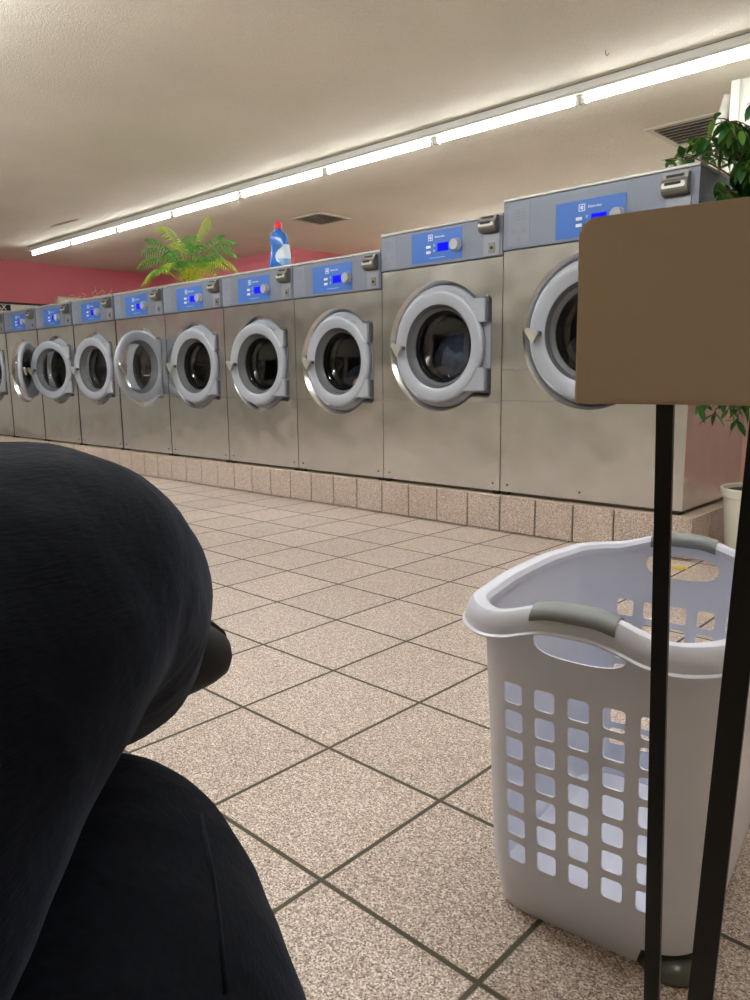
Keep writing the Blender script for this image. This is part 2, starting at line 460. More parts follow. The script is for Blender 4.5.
# ------------------------------------------------------------------ plinth under the washers
PL_X1, PL_Y0, PL_Z, PS = -1.166, 3.207, .185, .2064
pl = empty('tiled_plinth', (-6.7, PL_Y0, 0), 0, 'long low plinth faced with speckled pinkish square tiles under the row of washers', 'plinth')
bm = bmesh.new(); box(bm, XL + .01 + 6.7, PL_X1 - .012 + 6.7, .012, 1.0, 0, PL_Z - .008); obj('core', bm, M['grout'], pl)
bm = bmesh.new()
xs = [-5.2349 + PS * k for k in range(-36, 20)]
edges = [x for x in xs if XL < x < PL_X1 - .03] + [PL_X1]
for a, b_ in zip(edges, edges[1:]):
    box(bm, a + .004 + 6.7, b_ - .004 * (b_ != PL_X1) + 6.7, 0, .012, .004, PL_Z, .003)
obj('front_tiles', bm, M['plinth'], pl)
bm = bmesh.new()
y = .012
while y < .99:
    y2 = min(y + PS, 1.0)
    box(bm, PL_X1 - .012 + 6.7, PL_X1 + 6.7, y + .003, y2 - .003, .004, PL_Z, .003); y = y2
obj('end_tiles', bm, M['plinth'], pl)
bm = bmesh.new(); box(bm, XL + .01 + 6.7, PL_X1 - .012 + 6.7, .012, 1.0, PL_Z - .008, PL_Z - .001); obj('top_slab', bm, mat('plinth_top', S(178, 160, 136), .7, var=.1, vscale=6), pl)

# ------------------------------------------------------------------ washing machines
FY, FZ = 3.247, .197
def outline(uc, zc, Rr, uh, zt, zb, e=0.0):
    """circle joined with a hinge bay; e = inset"""
    r = Rr - e; uh -= e; zt -= e; zb += e
    pts = []
    du_t = .64 * Rr                                   # where the arc leaves for the bay
    a0 = math.acos(du_t / Rr)
    zt2 = zc + math.sqrt(r * r - (r * math.cos(a0)) ** 2)
    n = 44
    for k in range(n + 1):
        a = a0 + (2 * PI - 2 * a0) * k / n
        pts.append((uc + r * math.cos(a), zc + r * math.sin(a)))
    # lower bay
    zlow = pts[-1][1]
    pts.append((pts[-1][0] + .03, zb + .004))
    c = .028
    pts.append((uh - c, zb))
    for k in range(1, 5):
        a = -PI / 2 + PI / 2 * k / 4
        pts.append((uh - c + c * math.cos(a), zb + c + c * math.sin(a)))
    for k in range(0, 5):
        a = PI / 2 * k / 4
        pts.append((uh - c + c * math.cos(a), zt - c + c * math.sin(a)))
    pts.append((pts[0][0] + .03, zt - .004))
    return pts

def make_washer(W, ZT, ZP, D, uc, zc, RR, RO, RI, uh, seams, blue, lcdmat, coin, plac):
    """u from left seam, v = absolute height; root at the bottom front left corner"""
    root = empty('washing_machine', (0, FY, FZ))
    V = lambda z: z - FZ
    g = .0025
    zc_, top, zp = V(zc), V(ZT), V(ZP)
    hzt, hzb = zc_ + .72 * RR, zc_ - .78 * RR
    O0 = outline(uc, zc_, RR, uh, hzt, hzb)
    O1 = outline(uc, zc_, RR, uh, hzt, hzb, .024)
    # --- cabinet: front skin with a true opening, sides, back, top
    bm = bmesh.new()
    # lower seam splits the skin: two panels with a fine groove
    zs = V(seams[0])
    outer = [(g, .006), (W - g, .006), (W - g, zp - .002), (g, zp - .002)]
    vs3 = [[Vector((p[0], p[1], 0)) for p in outer], [Vector((p[0], p[1], 0)) for p in O0]]
    tris = tessellate_polygon(vs3)
    flat = [p for l in vs3 for p in l]
    bv = [bm.verts.new((p.x, 0, p.y)) for p in flat]
    for t in tris:
        try: bm.faces.new([bv[i] for i in t])
        except ValueError: pass
    ov = bv[:4]
    back = [bm.verts.new((v.co.x, D, v.co.z)) for v in ov]
    for i in range(4):
        bm.faces.new((ov[i], ov[(i + 1) % 4], back[(i + 1) % 4], back[i]))
    bm.faces.new(back)
    cab = obj('cabinet', bm, M['steel'], root)
    # --- pressed lip of the recess
    bm = bmesh.new()
    a = [bm.verts.new((p[0], -.0015, p[1])) for p in O0]
    b = [bm.verts.new((p[0], .024, p[1])) for p in O1]
    n = len(O0)
    for i in range(n): bm.faces.new((a[i], a[(i + 1) % n], b[(i + 1) % n], b[i]))
    obj('recess_lip', bm, M['steel_lip'], root, True, angle=.7)
    # --- recess floor with drum mouth
    bm = bmesh.new()
    RD = RI * .98
    hole = [(uc + RD * math.cos(2 * PI * k / 40), zc_ + RD * math.sin(2 * PI * k / 40)) for k in range(40)]
    vs3 = [[Vector((p[0], p[1], 0)) for p in O1], [Vector((p[0], p[1], 0)) for p in hole]]
    flat = [p for l in vs3 for p in l]
    bv = [bm.verts.new((p.x, .024, p.y)) for p in flat]
    for t in tessellate_polygon(vs3):
        try: bm.faces.new([bv[i] for i in t])
        except ValueError: pass
    obj('recess_panel', bm, M['plastic'], root)
    # --- gasket and drum
    bm = bmesh.new()
    lathe(bm, [(RD + .004, .026), (RD - .004, .022), (RD - .012, .03), (RD - .016, .07), (RD - .006, .095), (RD + .01, .10)], (uc, 0, zc_), 'Y', 40)
    obj('door_gasket', bm, M['rubber'], root, True)
    bm = bmesh.new()
    lathe(bm, [(RD + .01, .10), (RD + .05, .11), (RD + .06, .13), (RD + .06, D - .12), (RD * .5, D - .10), (0, D - .09)], (uc, 0, zc_), 'Y', 40)
    dr = obj('drum', bm, M['drum'], root, True, angle=.6)
    for k in range(3):
        bm = bmesh.new()
        box(bm, -.028, .028, .13, D - .14, -(RD + .065), -(RD + .005), .012)
        bmesh.ops.rotate(bm, cent=(0, 0, 0), matrix=Matrix.Rotation(.6 + k * 2 * PI / 3, 3, 'Y'), verts=bm.verts[:])
        bmesh.ops.translate(bm, vec=(uc, 0, zc_), verts=bm.verts[:])
        obj('lifter', bm, M['drum'], dr)
    # --- seams, screws and feet
    for s in seams:
        zz = V(s)
        spans = [(g + .001, W - g - .001)]
        if hzb - .02 < zz < hzt + .05:
            dz = zz - zc_; half = math.sqrt(max(0, RR * RR - dz * dz))
            spans = [(g + .001, uc - half - .012), (max(uc + half, uh if zz > hzb - .01 else 0) + .012, W - g - .001)]
        for a_, b_ in spans:
            bm = bmesh.new(); box(bm, a_, b_, -.0006, .002, zz - .001, zz + .001); obj('panel_seam', bm, M['faint'], root)
    for u in ([.045, W - .045] if W < .9 else [.045, W * .5 - .02, W - .06]):
        bm = bmesh.new(); lathe(bm, [(0, -.004), (.004, -.0035), (.0055, 0)], (u, 0, .042), 'Y', 10)
        obj('screw', bm, M['dkplastic'], root, True)
    for u in (.012, W - .047):
        for yy in (.001, D - .07):
            bm = bmesh.new(); box(bm, u, u + .035, yy, yy + .04, -.0118, .008, .003); obj('foot', bm, M['rubber'], root)
    bm = bmesh.new(); box(bm, .006, W - .006, .030, .04, -.011, .008); obj('base_rail', bm, M['coin'], root)
    # --- lid
    bm = bmesh.new(); box(bm, g, W - g, -.010, D, top - .012, top + .002, .003); obj('lid', bm, mat_lid, root)
    # --- control fascia, slightly proud of the skin
    bm = bmesh.new(); box(bm, g, W - g, -.008, .05, zp + .003, top - .014, .003)
    box(bm, g, W - g, .05, D, zp - .002, top - .013)
    fa = obj('control_panel', bm, M['fascia'], root)
    y0 = -.008
    bu0, bu1, bz0, bz1 = blue
    bz0, bz1 = V(bz0), V(bz1)
    bm = bmesh.new(); box(bm, bu0, bu1, y0 - .0012, y0, bz0, bz1, .0005); obj('display_panel', bm, M['blue'], fa)
    yb = y0 - .0012
    bw, bh = bu1 - bu0, bz1 - bz0
    P = lambda fx, fz: (bu0 + fx * bw, bz0 + fz * bh)
    # screen
    x, z = P(.63, .44); bm = bmesh.new(); box(bm, x - .105 * bw, x + .105 * bw, yb - .0015, yb, z - .13 * bh, z + .14 * bh); obj('screen', bm, lcdmat, fa)
    # dial
    x, z = P(.895, .44); rk = .030
    bm = bmesh.new(); lathe(bm, [(rk * 1.12, 0), (rk * 1.1, -.006), (rk, -.008), (rk * .97, -.026), (rk * .88, -.030), (0, -.029)], (x, yb, z), 'Y', 28); obj('dial', bm, M['plastic'], fa, True, angle=.7)
    for zf in (.5, .32):
        x, z = P(.35, zf); bm = bmesh.new(); box(bm, x - .045 * bw, x + .045 * bw, yb - .004, yb, z - .05 * bh, z + .04 * bh, .0015); obj('push_button', bm, M['white'], fa)
        x, z = P(.46, zf + .03); bm = bmesh.new(); box(bm, x - .016 * bw, x + .016 * bw, yb - .0006, yb, z - .04 * bh, z + .045 * bh)
        obj('indicator_icon', bm, mat_icon, fa)
    # emblem: outlined square holding a diamond that is cut by a bar
    x, z = P(.385, .79); q = .060 * bh + .006
    bm = bmesh.new()
    for (a0, a1, c0, c1) in ((-q, q, q * .8, q), (-q, q, -q, -q * .8), (-q, -q * .8, -q, q), (q * .8, q, -q, q)):
        box(bm, x + a0, x + a1, yb - .0006, yb, z + c0, z + c1)
    prism(bm, [(x - .6 * q, z), (x - .05 * q, z + .62 * q), (x - .05 * q, z - .62 * q)], yb - .0006, yb)
    prism(bm, [(x + .08 * q, z + .6 * q), (x + .62 * q, z + .08 * q), (x + .08 * q, z + .08 * q)], yb - .0006, yb)
    prism(bm, [(x + .08 * q, z - .6 * q), (x + .62 * q, z - .08 * q), (x + .08 * q, z - .08 * q)], yb - .0006, yb)
    obj('emblem', bm, M['white'], fa)
    text_obj('brand_lettering', 'Electrolux', .016, M['white'], fa, (x + q + .047, yb - .0004, z), (PI / 2, 0, 0), .0003)
    x, z = P(.5, .13)
    bm = bmesh.new(); box(bm, x - .13 * bw, x + .17 * bw, yb - .0005, yb, z - .003, z + .001); obj('fine_print', bm, mat_icon, fa)
    # instruction placard on the left
    pz0, pz1 = zp + .016, top - .026
    bm = bmesh.new(); box(bm, plac[0], plac[1], y0 - .001, y0, pz0, pz1, .0004)
    pw = plac[1] - plac[0]; ph = pz1 - pz0; pr = random.Random(3)
    for col_ in (0, 1):
        for k in range(4):
            x0 = plac[0] + pw * (.34 + .26 * col_); zz = pz0 + ph * (.84 - k * .075)
            box(bm, x0, x0 + pw * .2, y0 - .0016, y0 - .0005, zz - .004, zz + .003, mi=1)
    for k in range(3):
        a = 2 * PI * k / 3 + .5
        x0 = plac[0] + pw * (.5 + .28 * math.cos(a)); zz = pz0 + ph * (.28 + .14 * math.sin(a))
        lathe(bm, [(.006, 0), (.0095, 0), (.0095, -.0006), (.006, -.0006)], (x0, y0 - .001, zz), 'Y', 12, mi=1, close=True)
    obj('instruction_placard', bm, [M['placard'], M['faint']], fa)
    # --- coin box
    cu0, cu1, cz0, cz1 = coin[0] + .022, min(coin[1] + .022, W - .02), V(coin[2]), V(coin[3])
    bm = bmesh.new()
    zz = cz0 + (cz1 - cz0) * .62
    prism_pts = [(y0, cz0 + .008), (y0 - .03, cz0 + .012), (y0 - .045, cz0 + .03), (y0 - .045, zz), (y0 - .030, zz + .012), (y0 - .026, cz1), (y0, cz1)]
    A = [bm.verts.new((cu0, p[0], p[1])) for p in prism_pts]; B = [bm.verts.new((cu1, p[0], p[1])) for p in prism_pts]
    bm.faces.new(A); bm.faces.new(B[::-1])
    for i in range(len(A)): bm.faces.new((A[i], A[(i + 1) % len(A)], B[(i + 1) % len(A)], B[i]))
    bmesh.ops.bevel(bm, geom=bm.edges[:], offset=.003, segments=2, affect='EDGES')
    cbx = obj('coin_box', bm, M['coin'], root)
    w = cu1 - cu0
    bm = bmesh.new(); prism(bm, rrect(cu0 + .006, cu1 - .008, cz0 + .034, zz - .004, .008, 3), y0 - .0475, y0 - .044); obj('coin_slide', bm, M['coinface'], cbx)
    bm = bmesh.new(); prism(bm, rrect(cu0 + .018, cu1 - .024, cz0 + .045, cz0 + .056, .003, 2), y0 - .0485, y0 - .0474)
    obj('coin_slot', bm, M['black'], cbx)
    bm = bmesh.new(); box(bm, cu0 + .018, cu1 - .02, y0 - .0335, y0 - .024, zz + .020, zz + .028)
    obj('coin_slot', bm, M['black'], cbx)
    bm = bmesh.new(); box(bm, cu0 + .010, cu1 + .004, y0 - .004, y0, zp + .008, cz0 + .006, .001); lp = obj('coin_door', bm, M['plate'], root)
    cx_ = cu0 + .062; cz_ = zp + .045
    bm = bmesh.new(); box(bm, cx_ - .019, cx_ + .019, y0 - .008, y0 - .004, cz_ - .024, cz_ + .024, .002); obj('lock', bm, M['coin'], lp)
    bm = bmesh.new(); lathe(bm, [(.008, 0), (.008, -.003), (.0, -.003)], (cx_, y0 - .008, cz_), 'Y', 12); obj('key_hole', bm, M['black'], lp)
    # --- door, hinged on the right
    hx = uh - .045
    s = RO / .297
    bm = bmesh.new()
    yb0 = -.002
    lathe(bm, [(RO - .006, yb0 + .006), (RO, yb0), (RO, -.020), (RO - .008, -.029), (RO - .018, -.031), (RI + .012, -.024), (RI, -.018)], (uc + .002 - hx, 0, 0), 'Y', 56)
    door = obj('door', bm, M['plastic'], root, True, loc=(hx, .013, zc_), angle=.9)
    cxx = uc + .002 - hx
    for sg_ in (1, -1):
        bm = bmesh.new()
        z_a, z_b = sg_ * RO * .785, sg_ * RO * .385
        pts = [(cxx + RO * .48, sg_ * RO * .80), (hx + .012 - hx, z_a), (hx + .012 - hx, z_b), (cxx + RO * .86, z_b)]
        if sg_ < 0: pts = pts[::-1]
        prism(bm, pts, -.026, -.001)
        bmesh.ops.bevel(bm, geom=bm.edges[:], offset=.003, segments=2, affect='EDGES')
        obj('hinge_lug', bm, M['plastic'], door)
        bm = bmesh.new()
        box(bm, .0125, .022, -.016, .020, min(z_a, z_b) + .004, max(z_a, z_b) - .004, .003)
        obj('hinge_block', bm, M['dkplastic'], door)
    bm = bmesh.new()
    lathe(bm, [(RI, -.018), (RI - .004, -.012), (RI - .010, .012), (RI * .88, .022), (RI * .86, .028)], (cxx, 0, 0), 'Y', 48)
    lathe(bm, [(RO - .01, .002), (RI + .01, .008), (RI * .88, .030), (RI * .86, .028)], (cxx, 0, 0), 'Y', 48)
    obj('inner_ring', bm, M['dkplastic'], door, True, angle=.8)
    rg = RI * .87
    bm = bmesh.new()
    lathe(bm, [(rg, .022), (rg * .97, .028), (rg * .95, .045), (rg * .935, .047), (rg * .90, .075), (rg * .88, .078), (rg * .80, .094), (rg * .4, .102), (0, .103)], (cxx, 0, 0), 'Y', 48)
    obj('glass_bowl', bm, M['glass'], door, True, angle=.5)
    # handle: triangular paddle with a pivot
    bm = bmesh.new()
    hxx = cxx - RO + .050
    prism(bm, [(hxx - .055, .014), (hxx - .048, .026), (hxx - .036, .028), (hxx - .012, .014), (hxx + .010, .013), (hxx + .024, .006), (hxx + .022, -.010), (hxx + .008, -.018), (hxx + .002, -.044), (hxx - .010, -.048), (hxx - .020, -.038)], -.066, -.046)
    bmesh.ops.bevel(bm, geom=bm.edges[:], offset=.004, segments=2, affect='EDGES')
    hd = obj('handle', bm, M['coinface'], door)
    bm = bmesh.new(); lathe(bm, [(.011, -.022), (.011, -.047), (0, -.047)], (hxx + .010, 0, 0), 'Y', 12); obj('handle_pivot', bm, M['dkplastic'], door)
    return root, door

mat_lid = mat('lid_enamel', S(168, 167, 163), .35, .4)
mat_icon = mat('faint_white_print', S(130, 170, 225), .5)

small, sdoor = make_washer(.762, 1.500, 1.285, .70, .386, .887, .320, .272, .203, .688, (.656,), (.190, .532, 1.302, 1.461), M['lcd_dim'], (.625, .725, 1.388, 1.478), (.012, .115))
seamX = [-3.745 - .762 * 0, -4.507, -5.272, -6.040, -6.820, -7.600, -8.380]
labs = ['stainless washer with the blue detergent bottle on its lid',
        'closed stainless washer just to the right of the palm, beside the bottle washer',
        ]
WD = {  # left seam: (label, opening angle, bright screen)
 -3.745: ('low stainless washer left of the two taller ones, tan cloth behind its shut door', 0, True),
 -4.507: ('stainless washer with the blue detergent bottle standing on its lid', 4, False),
 -5.272: ('stainless washer under the right half of the palm, door unlatched, empty drum', 4, False),
 -6.040: ('stainless washer under the left half of the palm, door swung open at a right angle', 110, False),
 -6.820: ('stainless washer left of the palm with dry stems on its lid, door barely ajar', 8, False),
 -7.600: ('stainless washer with door ajar, just right of the one opened wide near left edge', 16, False),
 -8.380: ('stainless washer with its door swung wide open, near the left edge of the photo', 140, False),
 -9.160: ('leftmost stainless washer, cut off by the left edge of the photo', 4, False),
}
WG = 'stainless steel front-loading washers in a row on the plinth'
first = True
for x0, (lab, ang, bright) in WD.items():
    r = small if first else copy_tree(small)
    first = False
    r.location = (x0, FY, FZ)
    tag(r, lab, 'washing machine', WG)
    for ch in r.children:
        if ch.name.split('.')[0] == 'door':
            ch.rotation_euler = (0, 0, math.radians(ang))
        if ch.name.split('.')[0] == 'control_panel' and bright:
            for c2 in ch.children:
                if c2.name.split('.')[0] == 'screen':
                    c2.data = c2.data.copy(); c2.data.materials[0] = M['lcd']
med, _ = make_washer(.817, 1.578, 1.376, .72, .405, .950, .346, .297, .223, .752, (.660,), (.231, .570, 1.394, 1.551), M['lcd'], (.672, .780, 1.485, 1.572), (.010, .116))
med.location = (-2.984, FY, FZ)
tag(med, 'middle-height stainless washer beside the tallest one, dark laundry behind shut door', 'washing machine', WG)
big, _ = make_washer(.943, 1.636, 1.396, .74, .478, .992, .360, .318, .236, .84, (.668, .822), (.290, .632, 1.412, 1.571), M['lcd'], (.774, .884, 1.510, 1.607), (.030, .150))
big.location = (-2.167, FY, FZ)
tag(big, 'tallest stainless washer, right end of the row, partly behind the beige panel', 'washing machine', WG)

# laundry in the drums
def laundry(loc, rx, ry, rz_, seed, m, lab):
    bm = bmesh.new()
    bmesh.ops.create_icosphere(bm, subdivisions=4, radius=1)
    rr = random.Random(seed)
    ws = [(Vector((rr.uniform(-1, 1), rr.uniform(-1, 1), rr.uniform(-1, 1))).normalized() * rr.uniform(3, 9), rr.uniform(0, 6), rr.uniform(.02, .07)) for _ in range(9)]
    for v in bm.verts:
        n = v.co.copy()
        d = 1 + sum(a * abs(math.sin(w.dot(n) + p)) * 1.2 for w, p, a in ws)
        v.co = Vector((n.x * rx, n.y * ry, n.z * rz_)) * d
    return tag(obj('laundry_pile', bm, m, None, True, loc=loc), lab, 'laundry')
laundry((-3.36, FY + .31, .77), .15, .10, .085, 3, M['cloth_dark'], 'dark wet laundry in the drum of the shorter washer with the lit screen')
laundry((-3.27, FY + .14, .735), .075, .025, .05, 5, M['cloth_tan'], 'tan cloth lying low against the glass of the shorter washer with the lit screen')
laundry((-2.55, FY + .29, .87), .18, .14, .15, 8, M['cloth_dark'], 'dark wet laundry in the drum of the middle-height washer')
laundry((-1.69, FY + .29, .89), .19, .14, .13, 11, M['cloth_dark'], 'dark wet laundry in the drum of the tallest washer')

# ------------------------------------------------------------------ fluorescent fixtures
def make_fixture(L=1.2):
    r = empty('fluorescent_light')
    bm = bmesh.new()
    prism2 = [(-.065, 0), (-.065, -.045), (-.052, -.058), (.052, -.058), (.065, -.045), (.065, 0)]
    A = [bm.verts.new((0.001, p[0], p[1])) for p in prism2]; B = [bm.verts.new((L - .001, p[0], p[1])) for p in prism2]
    bm.faces.new(A); bm.faces.new(B[::-1])
    for i in range(6): bm.faces.new((A[i], A[(i + 1) % 6], B[(i + 1) % 6], B[i]))
    obj('housing', bm, M['housing'], r)
    bm = bmesh.new(); box(bm, 0.001, L - .001, -.069, .069, -.004, 0.0); obj('ceiling_edge_strip', bm, M['housing_edge'], r)  # darker strip where the housing meets the ceiling
    bm = bmesh.new(); tube(bm, [(.035, 0, -.088), (L - .035, 0, -.088)], .0165, 8); obj('tube', bm, M['tubeglow'], r, True, angle=.9)
    for x in (.004, L - .034):
        bm = bmesh.new(); box(bm, x, x + .030, -.020, .020, -.112, -.056, .004); obj('lampholder', bm, M['housing'], r)
    return r
fx = make_fixture()
ords = ['nearest', 'second', 'third', 'fourth', 'fifth', 'sixth', 'seventh', 'eighth', 'ninth', 'tenth']
n = 0
for k in range(10):
    x = 1.03 - 1.2 * (k + 1)
    r = fx if k == 0 else copy_tree(fx)
    r.location = (x, 4.712, CZ)
    if k == 0: lab = 'nearest fluorescent tube of the row above the washers, beyond the right edge'
    elif k == 9: lab = 'farthest fluorescent tube at the far left end of the row above the washers'
    elif k == 2: lab = 'third fluorescent tube from the near end, above the tallest washer'
    else: lab = ords[k] + ' fluorescent tube from the near end of the row above the washers'
    tag(r, lab, 'ceiling light', 'fluorescent tubes in the row above the washers')
for k in range(8):
    r = copy_tree(fx)
    r.location = (.4 - 1.2 * (k + 1), 1.25, CZ)
    for c_ in r.children:
        if c_.name.split('.')[0] == 'tube':
            if k == 0: brt = c_.data.copy(); brt.materials[0] = M['tubeglow2']
            c_.data = brt
    tag(r, ords[k] + ' fluorescent tube over the aisle, counted from the right wall', 'ceiling light', 'fluorescent tubes over the aisle')

for k in range(5):  # unseen fixtures added to brighten the ceiling behind the washers
    r = copy_tree(fx)
    r.location = (-.6 - 1.2 * (k + 1), 8.3, CZ)
    for c_ in r.children:
        if c_.name.split('.')[0] == 'tube': c_.data = brt
    tag(r, ords[k] + ' unseen fluorescent tube added to light the ceiling behind the washers', 'ceiling light', 'unseen added tubes lighting the rear ceiling')

# ceiling diffusers
def vent(x, y, lab, rz=0, s=.30):
    r = empty('ceiling_vent', (x, y, CZ), rz, lab, 'vent', 'square ceiling vents behind the washers')
    bm = bmesh.new()
    for (a, b, c, d) in ((-s, s, -s, -s + .05), (-s, s, s - .05, s), (-s, -s + .05, -s + .05, s - .05), (s - .05, s, -s + .05, s - .05)):
        box(bm, a, b, c, d, -.018, -.0005, .003)
    obj('frame', bm, M['vent'], r)
    bm = bmesh.new(); box(bm, -s + .05, s - .05, -s + .05, s - .05, -.004, -.0005); obj('duct_opening', bm, M['ventdark'], r)
    for k in range(7):
        bm = bmesh.new(); yy = -s + .085 + k * (2 * s - .17) / 6
        box(bm, -s + .05, s - .05, yy - .012, yy + .012, -.003, 0, .0006)
        bmesh.ops.rotate(bm, cent=(0, yy, 0), matrix=Matrix.Rotation(.6, 3, 'X'), verts=bm.verts[:])
        bmesh.ops.translate(bm, vec=(0, 0, -.016), verts=bm.verts[:])
        obj('louvre', bm, M['vent'], r)
    return r
vent(-6.72, 6.27, 'square louvred ceiling vent above and right of the blue bottle', 0, .25)
vent(-2.34, 6.12, 'square louvred ceiling vent beside the leafy potted tree')
# peeling water stains near the far end of the tubes
bm = bmesh.new(); prism(bm, [(-.35, -.02), (-.1, .01), (.25, .03), (.4, .0), (.1, -.04), (-.15, -.05)], -.002, -.0003)
bmesh.ops.rotate(bm, cent=(0, 0, 0), matrix=Matrix.Rotation(-PI / 2, 3, 'X'), verts=bm.verts[:])
tag(obj('peeling_paint', bm, M['rust'], None, loc=(-9.05, 4.28, CZ - .0025)), 'brown peeling paint flake on the ceiling by the far end of the tubes', 'peeling paint')
# hook in the ceiling
bm = bmesh.new(); tube(bm, [(0, 0, 0), (0, 0, -.02), (.012, 0, -.034), (.024, 0, -.022)], .002, 6)
tag(obj('ceiling_hook', bm, M['dkplastic'], None, True, loc=(-2.205, 4.306, CZ)), 'tiny dark hook in the ceiling above the tallest washer', 'hook')

# ------------------------------------------------------------------ bottle
bt = empty('detergent_bottle', (-3.99, 3.34, 1.503), math.radians(44), 'blue plastic detergent bottle with a red cap standing on the washer lid', 'bottle')
bm = bmesh.new()
levels = [(0, .058, .040), (.008, .066, .045), (.05, .070, .047), (.09, .066, .046), (.12, .060, .044), (.15, .060, .044), (.18, .062, .044), (.205, .056, .040), (.225, .040, .032), (.235, .024, .022), (.25, .021, .021)]
rings = []
for i, (z, a, b) in enumerate(levels):
    offx = -.008 * math.sin(min(z, .2) / .2 * PI)
    rings.append([bm.verts.new((offx * -1 + a * math.copysign(abs(math.cos(t)) ** .8, math.cos(t)), b * math.copysign(abs(math.sin(t)) ** .8, math.sin(t)), z)) for t in [2 * PI * k / 32 for k in range(32)]])
for A, B in zip(rings, rings[1:]):
    for k in range(32): bm.faces.new((A[k], A[(k + 1) % 32], B[(k + 1) % 32], B[k]))
bm.faces.new(rings[0][::-1]); bm.faces.new(rings[-1])
obj('bottle_body', bm, M['bottle'], bt, True, angle=1.2)
bm = bmesh.new(); lathe(bm, [(.0, .246), (.026, .246), (.026, .252), (.023, .256), (.021, .284), (.018, .288), (0, .288)]); obj('cap', bm, M['redcap'], bt, True, angle=.6)
# label wraps the front lower right
bm = bmesh.new()
gr = []
for i in range(13):
    z = .018 + .13 * i / 12
    row = []
    lo = -.60 * PI + .30 * PI * (1 - math.sin(PI * (.15 + .8 * i / 12)))   # curved left margin
    for j in range(13):
        t = lo + (-.02 * PI - lo) * j / 12
        a = .0715 - .010 * (z / .15) ** 2; b = .0488 - .003 * (z / .15)
        offx = .008 * math.sin(min(z, .2) / .2 * PI)
        row.append(bm.verts.new((offx + a * math.copysign(abs(math.cos(t)) ** .8, math.cos(t)), b * math.copysign(abs(math.sin(t)) ** .8, math.sin(t)), z)))
    gr.append(row)
for i in range(12):
    for j in range(12): bm.faces.new((gr[i][j], gr[i][j + 1], gr[i + 1][j + 1], gr[i + 1][j]))
for f in bm.faces:
    c = f.calc_center_median()
    if c.z < .06 and c.x > .0: f.material_index = 1
bt.scale = (1.02, 1.02, 1.04)
obj('bottle_label', bm, [M['label'], M['labelblue']], bt, True)

# ------------------------------------------------------------------ palm on the washers
def frond(base, tip, arch, width, m, seed, n=14):
    """arching rachis with paired leaflets"""
    rr = random.Random(seed)
    bm = bmesh.new()
    b, t = Vector(base), Vector(tip)
    mid = (b + t) / 2 + Vector((0, 0, arch))
    pts = []
    for i in range(n + 1):
        u = i / n
        pts.append(b * (1 - u) ** 2 + mid * 2 * u * (1 - u) + t * u * u)
    tube(bm, pts, [.005 * (1 - .8 * i / n) for i in range(n + 1)], 5)
    for i in range(int(n * .18), n + 1):
        u = i / n
        d = (pts[min(i + 1, n)] - pts[max(i - 1, 0)]).normalized()
        side = d.cross(Vector((0, 0, 1)))
        if side.length < .1: side = d.cross(Vector((1, 0, 0)))
        side.normalize()
        up = side.cross(d)
        ln = width * 1.25 * math.sin(PI * min(1, .15 + .85 * (u - .18) / .82 * .88 + .08)) * rr.uniform(.85, 1.1)
        for s in (1, -1):
            dirv = (side * s * .88 + d * .48 - up * .05).normalized()
            p0 = pts[i]
            p1 = p0 + dirv * ln * .5 + Vector((0, 0, -.04 * ln))
            p2 = p0 + dirv * ln + Vector((0, 0, -.45 * ln))
            w = d * .0062
            a1, a2 = bm.verts.new(p0 - w * .4), bm.verts.new(p0 + w * .4)
            b1, b2 = bm.verts.new(p1 - w), bm.verts.new(p1 + w)
            c1 = bm.verts.new(p2)
            bm.faces.new((a1, a2, b2, b1)); bm.faces.new((b1, b2, c1))
    return bm
PBX, PBY, PBZ = -5.78, 3.82, 1.505
palm = empty('potted_palm', (PBX, PBY, PBZ), 0, 'feathery green and yellow palm standing on top of the washers', 'plant')
bm = bmesh.new(); lathe(bm, [(0, 0), (.065, 0), (.085, .10), (.092, .10), (.092, .115), (.08, .115), (.078, .095), (0, .095)], seg=28); obj('pot', bm, M['pot_terra'], palm, True, angle=.5)
bm = bmesh.new(); lathe(bm, [(0, .098), (.076, .096)], seg=24); obj('soil', bm, M['soil'], palm)
Rh = Vector((R.x, R.y, 0)).normalized(); Fh = Vector((F.x, F.y, 0)).normalized()
def pfr(a, z, dpt, arch, w, m, seed, ba=0, bz=.1):
    """tip a metres to the right as seen from the door side, z high"""
    tip = Rh * a + Fh * dpt + Vector((0, 0, z))
    base = Rh * a * .30 + Fh * dpt * .3 + Vector((0, 0, .13 + .42 * z))
    st_ = bmesh.new(); foot_ = Rh * a * .06 + Vector((0, 0, .09)); mid_ = (foot_ + base) / 2 - Rh * a * .05
    tube(st_, [foot_, mid_, base], [.006, .005, .004], 6); obj('stem', st_, m, palm, True)
    arch *= .62
    obj('frond', frond(base, tip, arch, w, m, seed), m, palm)
G, Y1, Y2 = M['palm'], M['palm_y'], M['palm_yy']
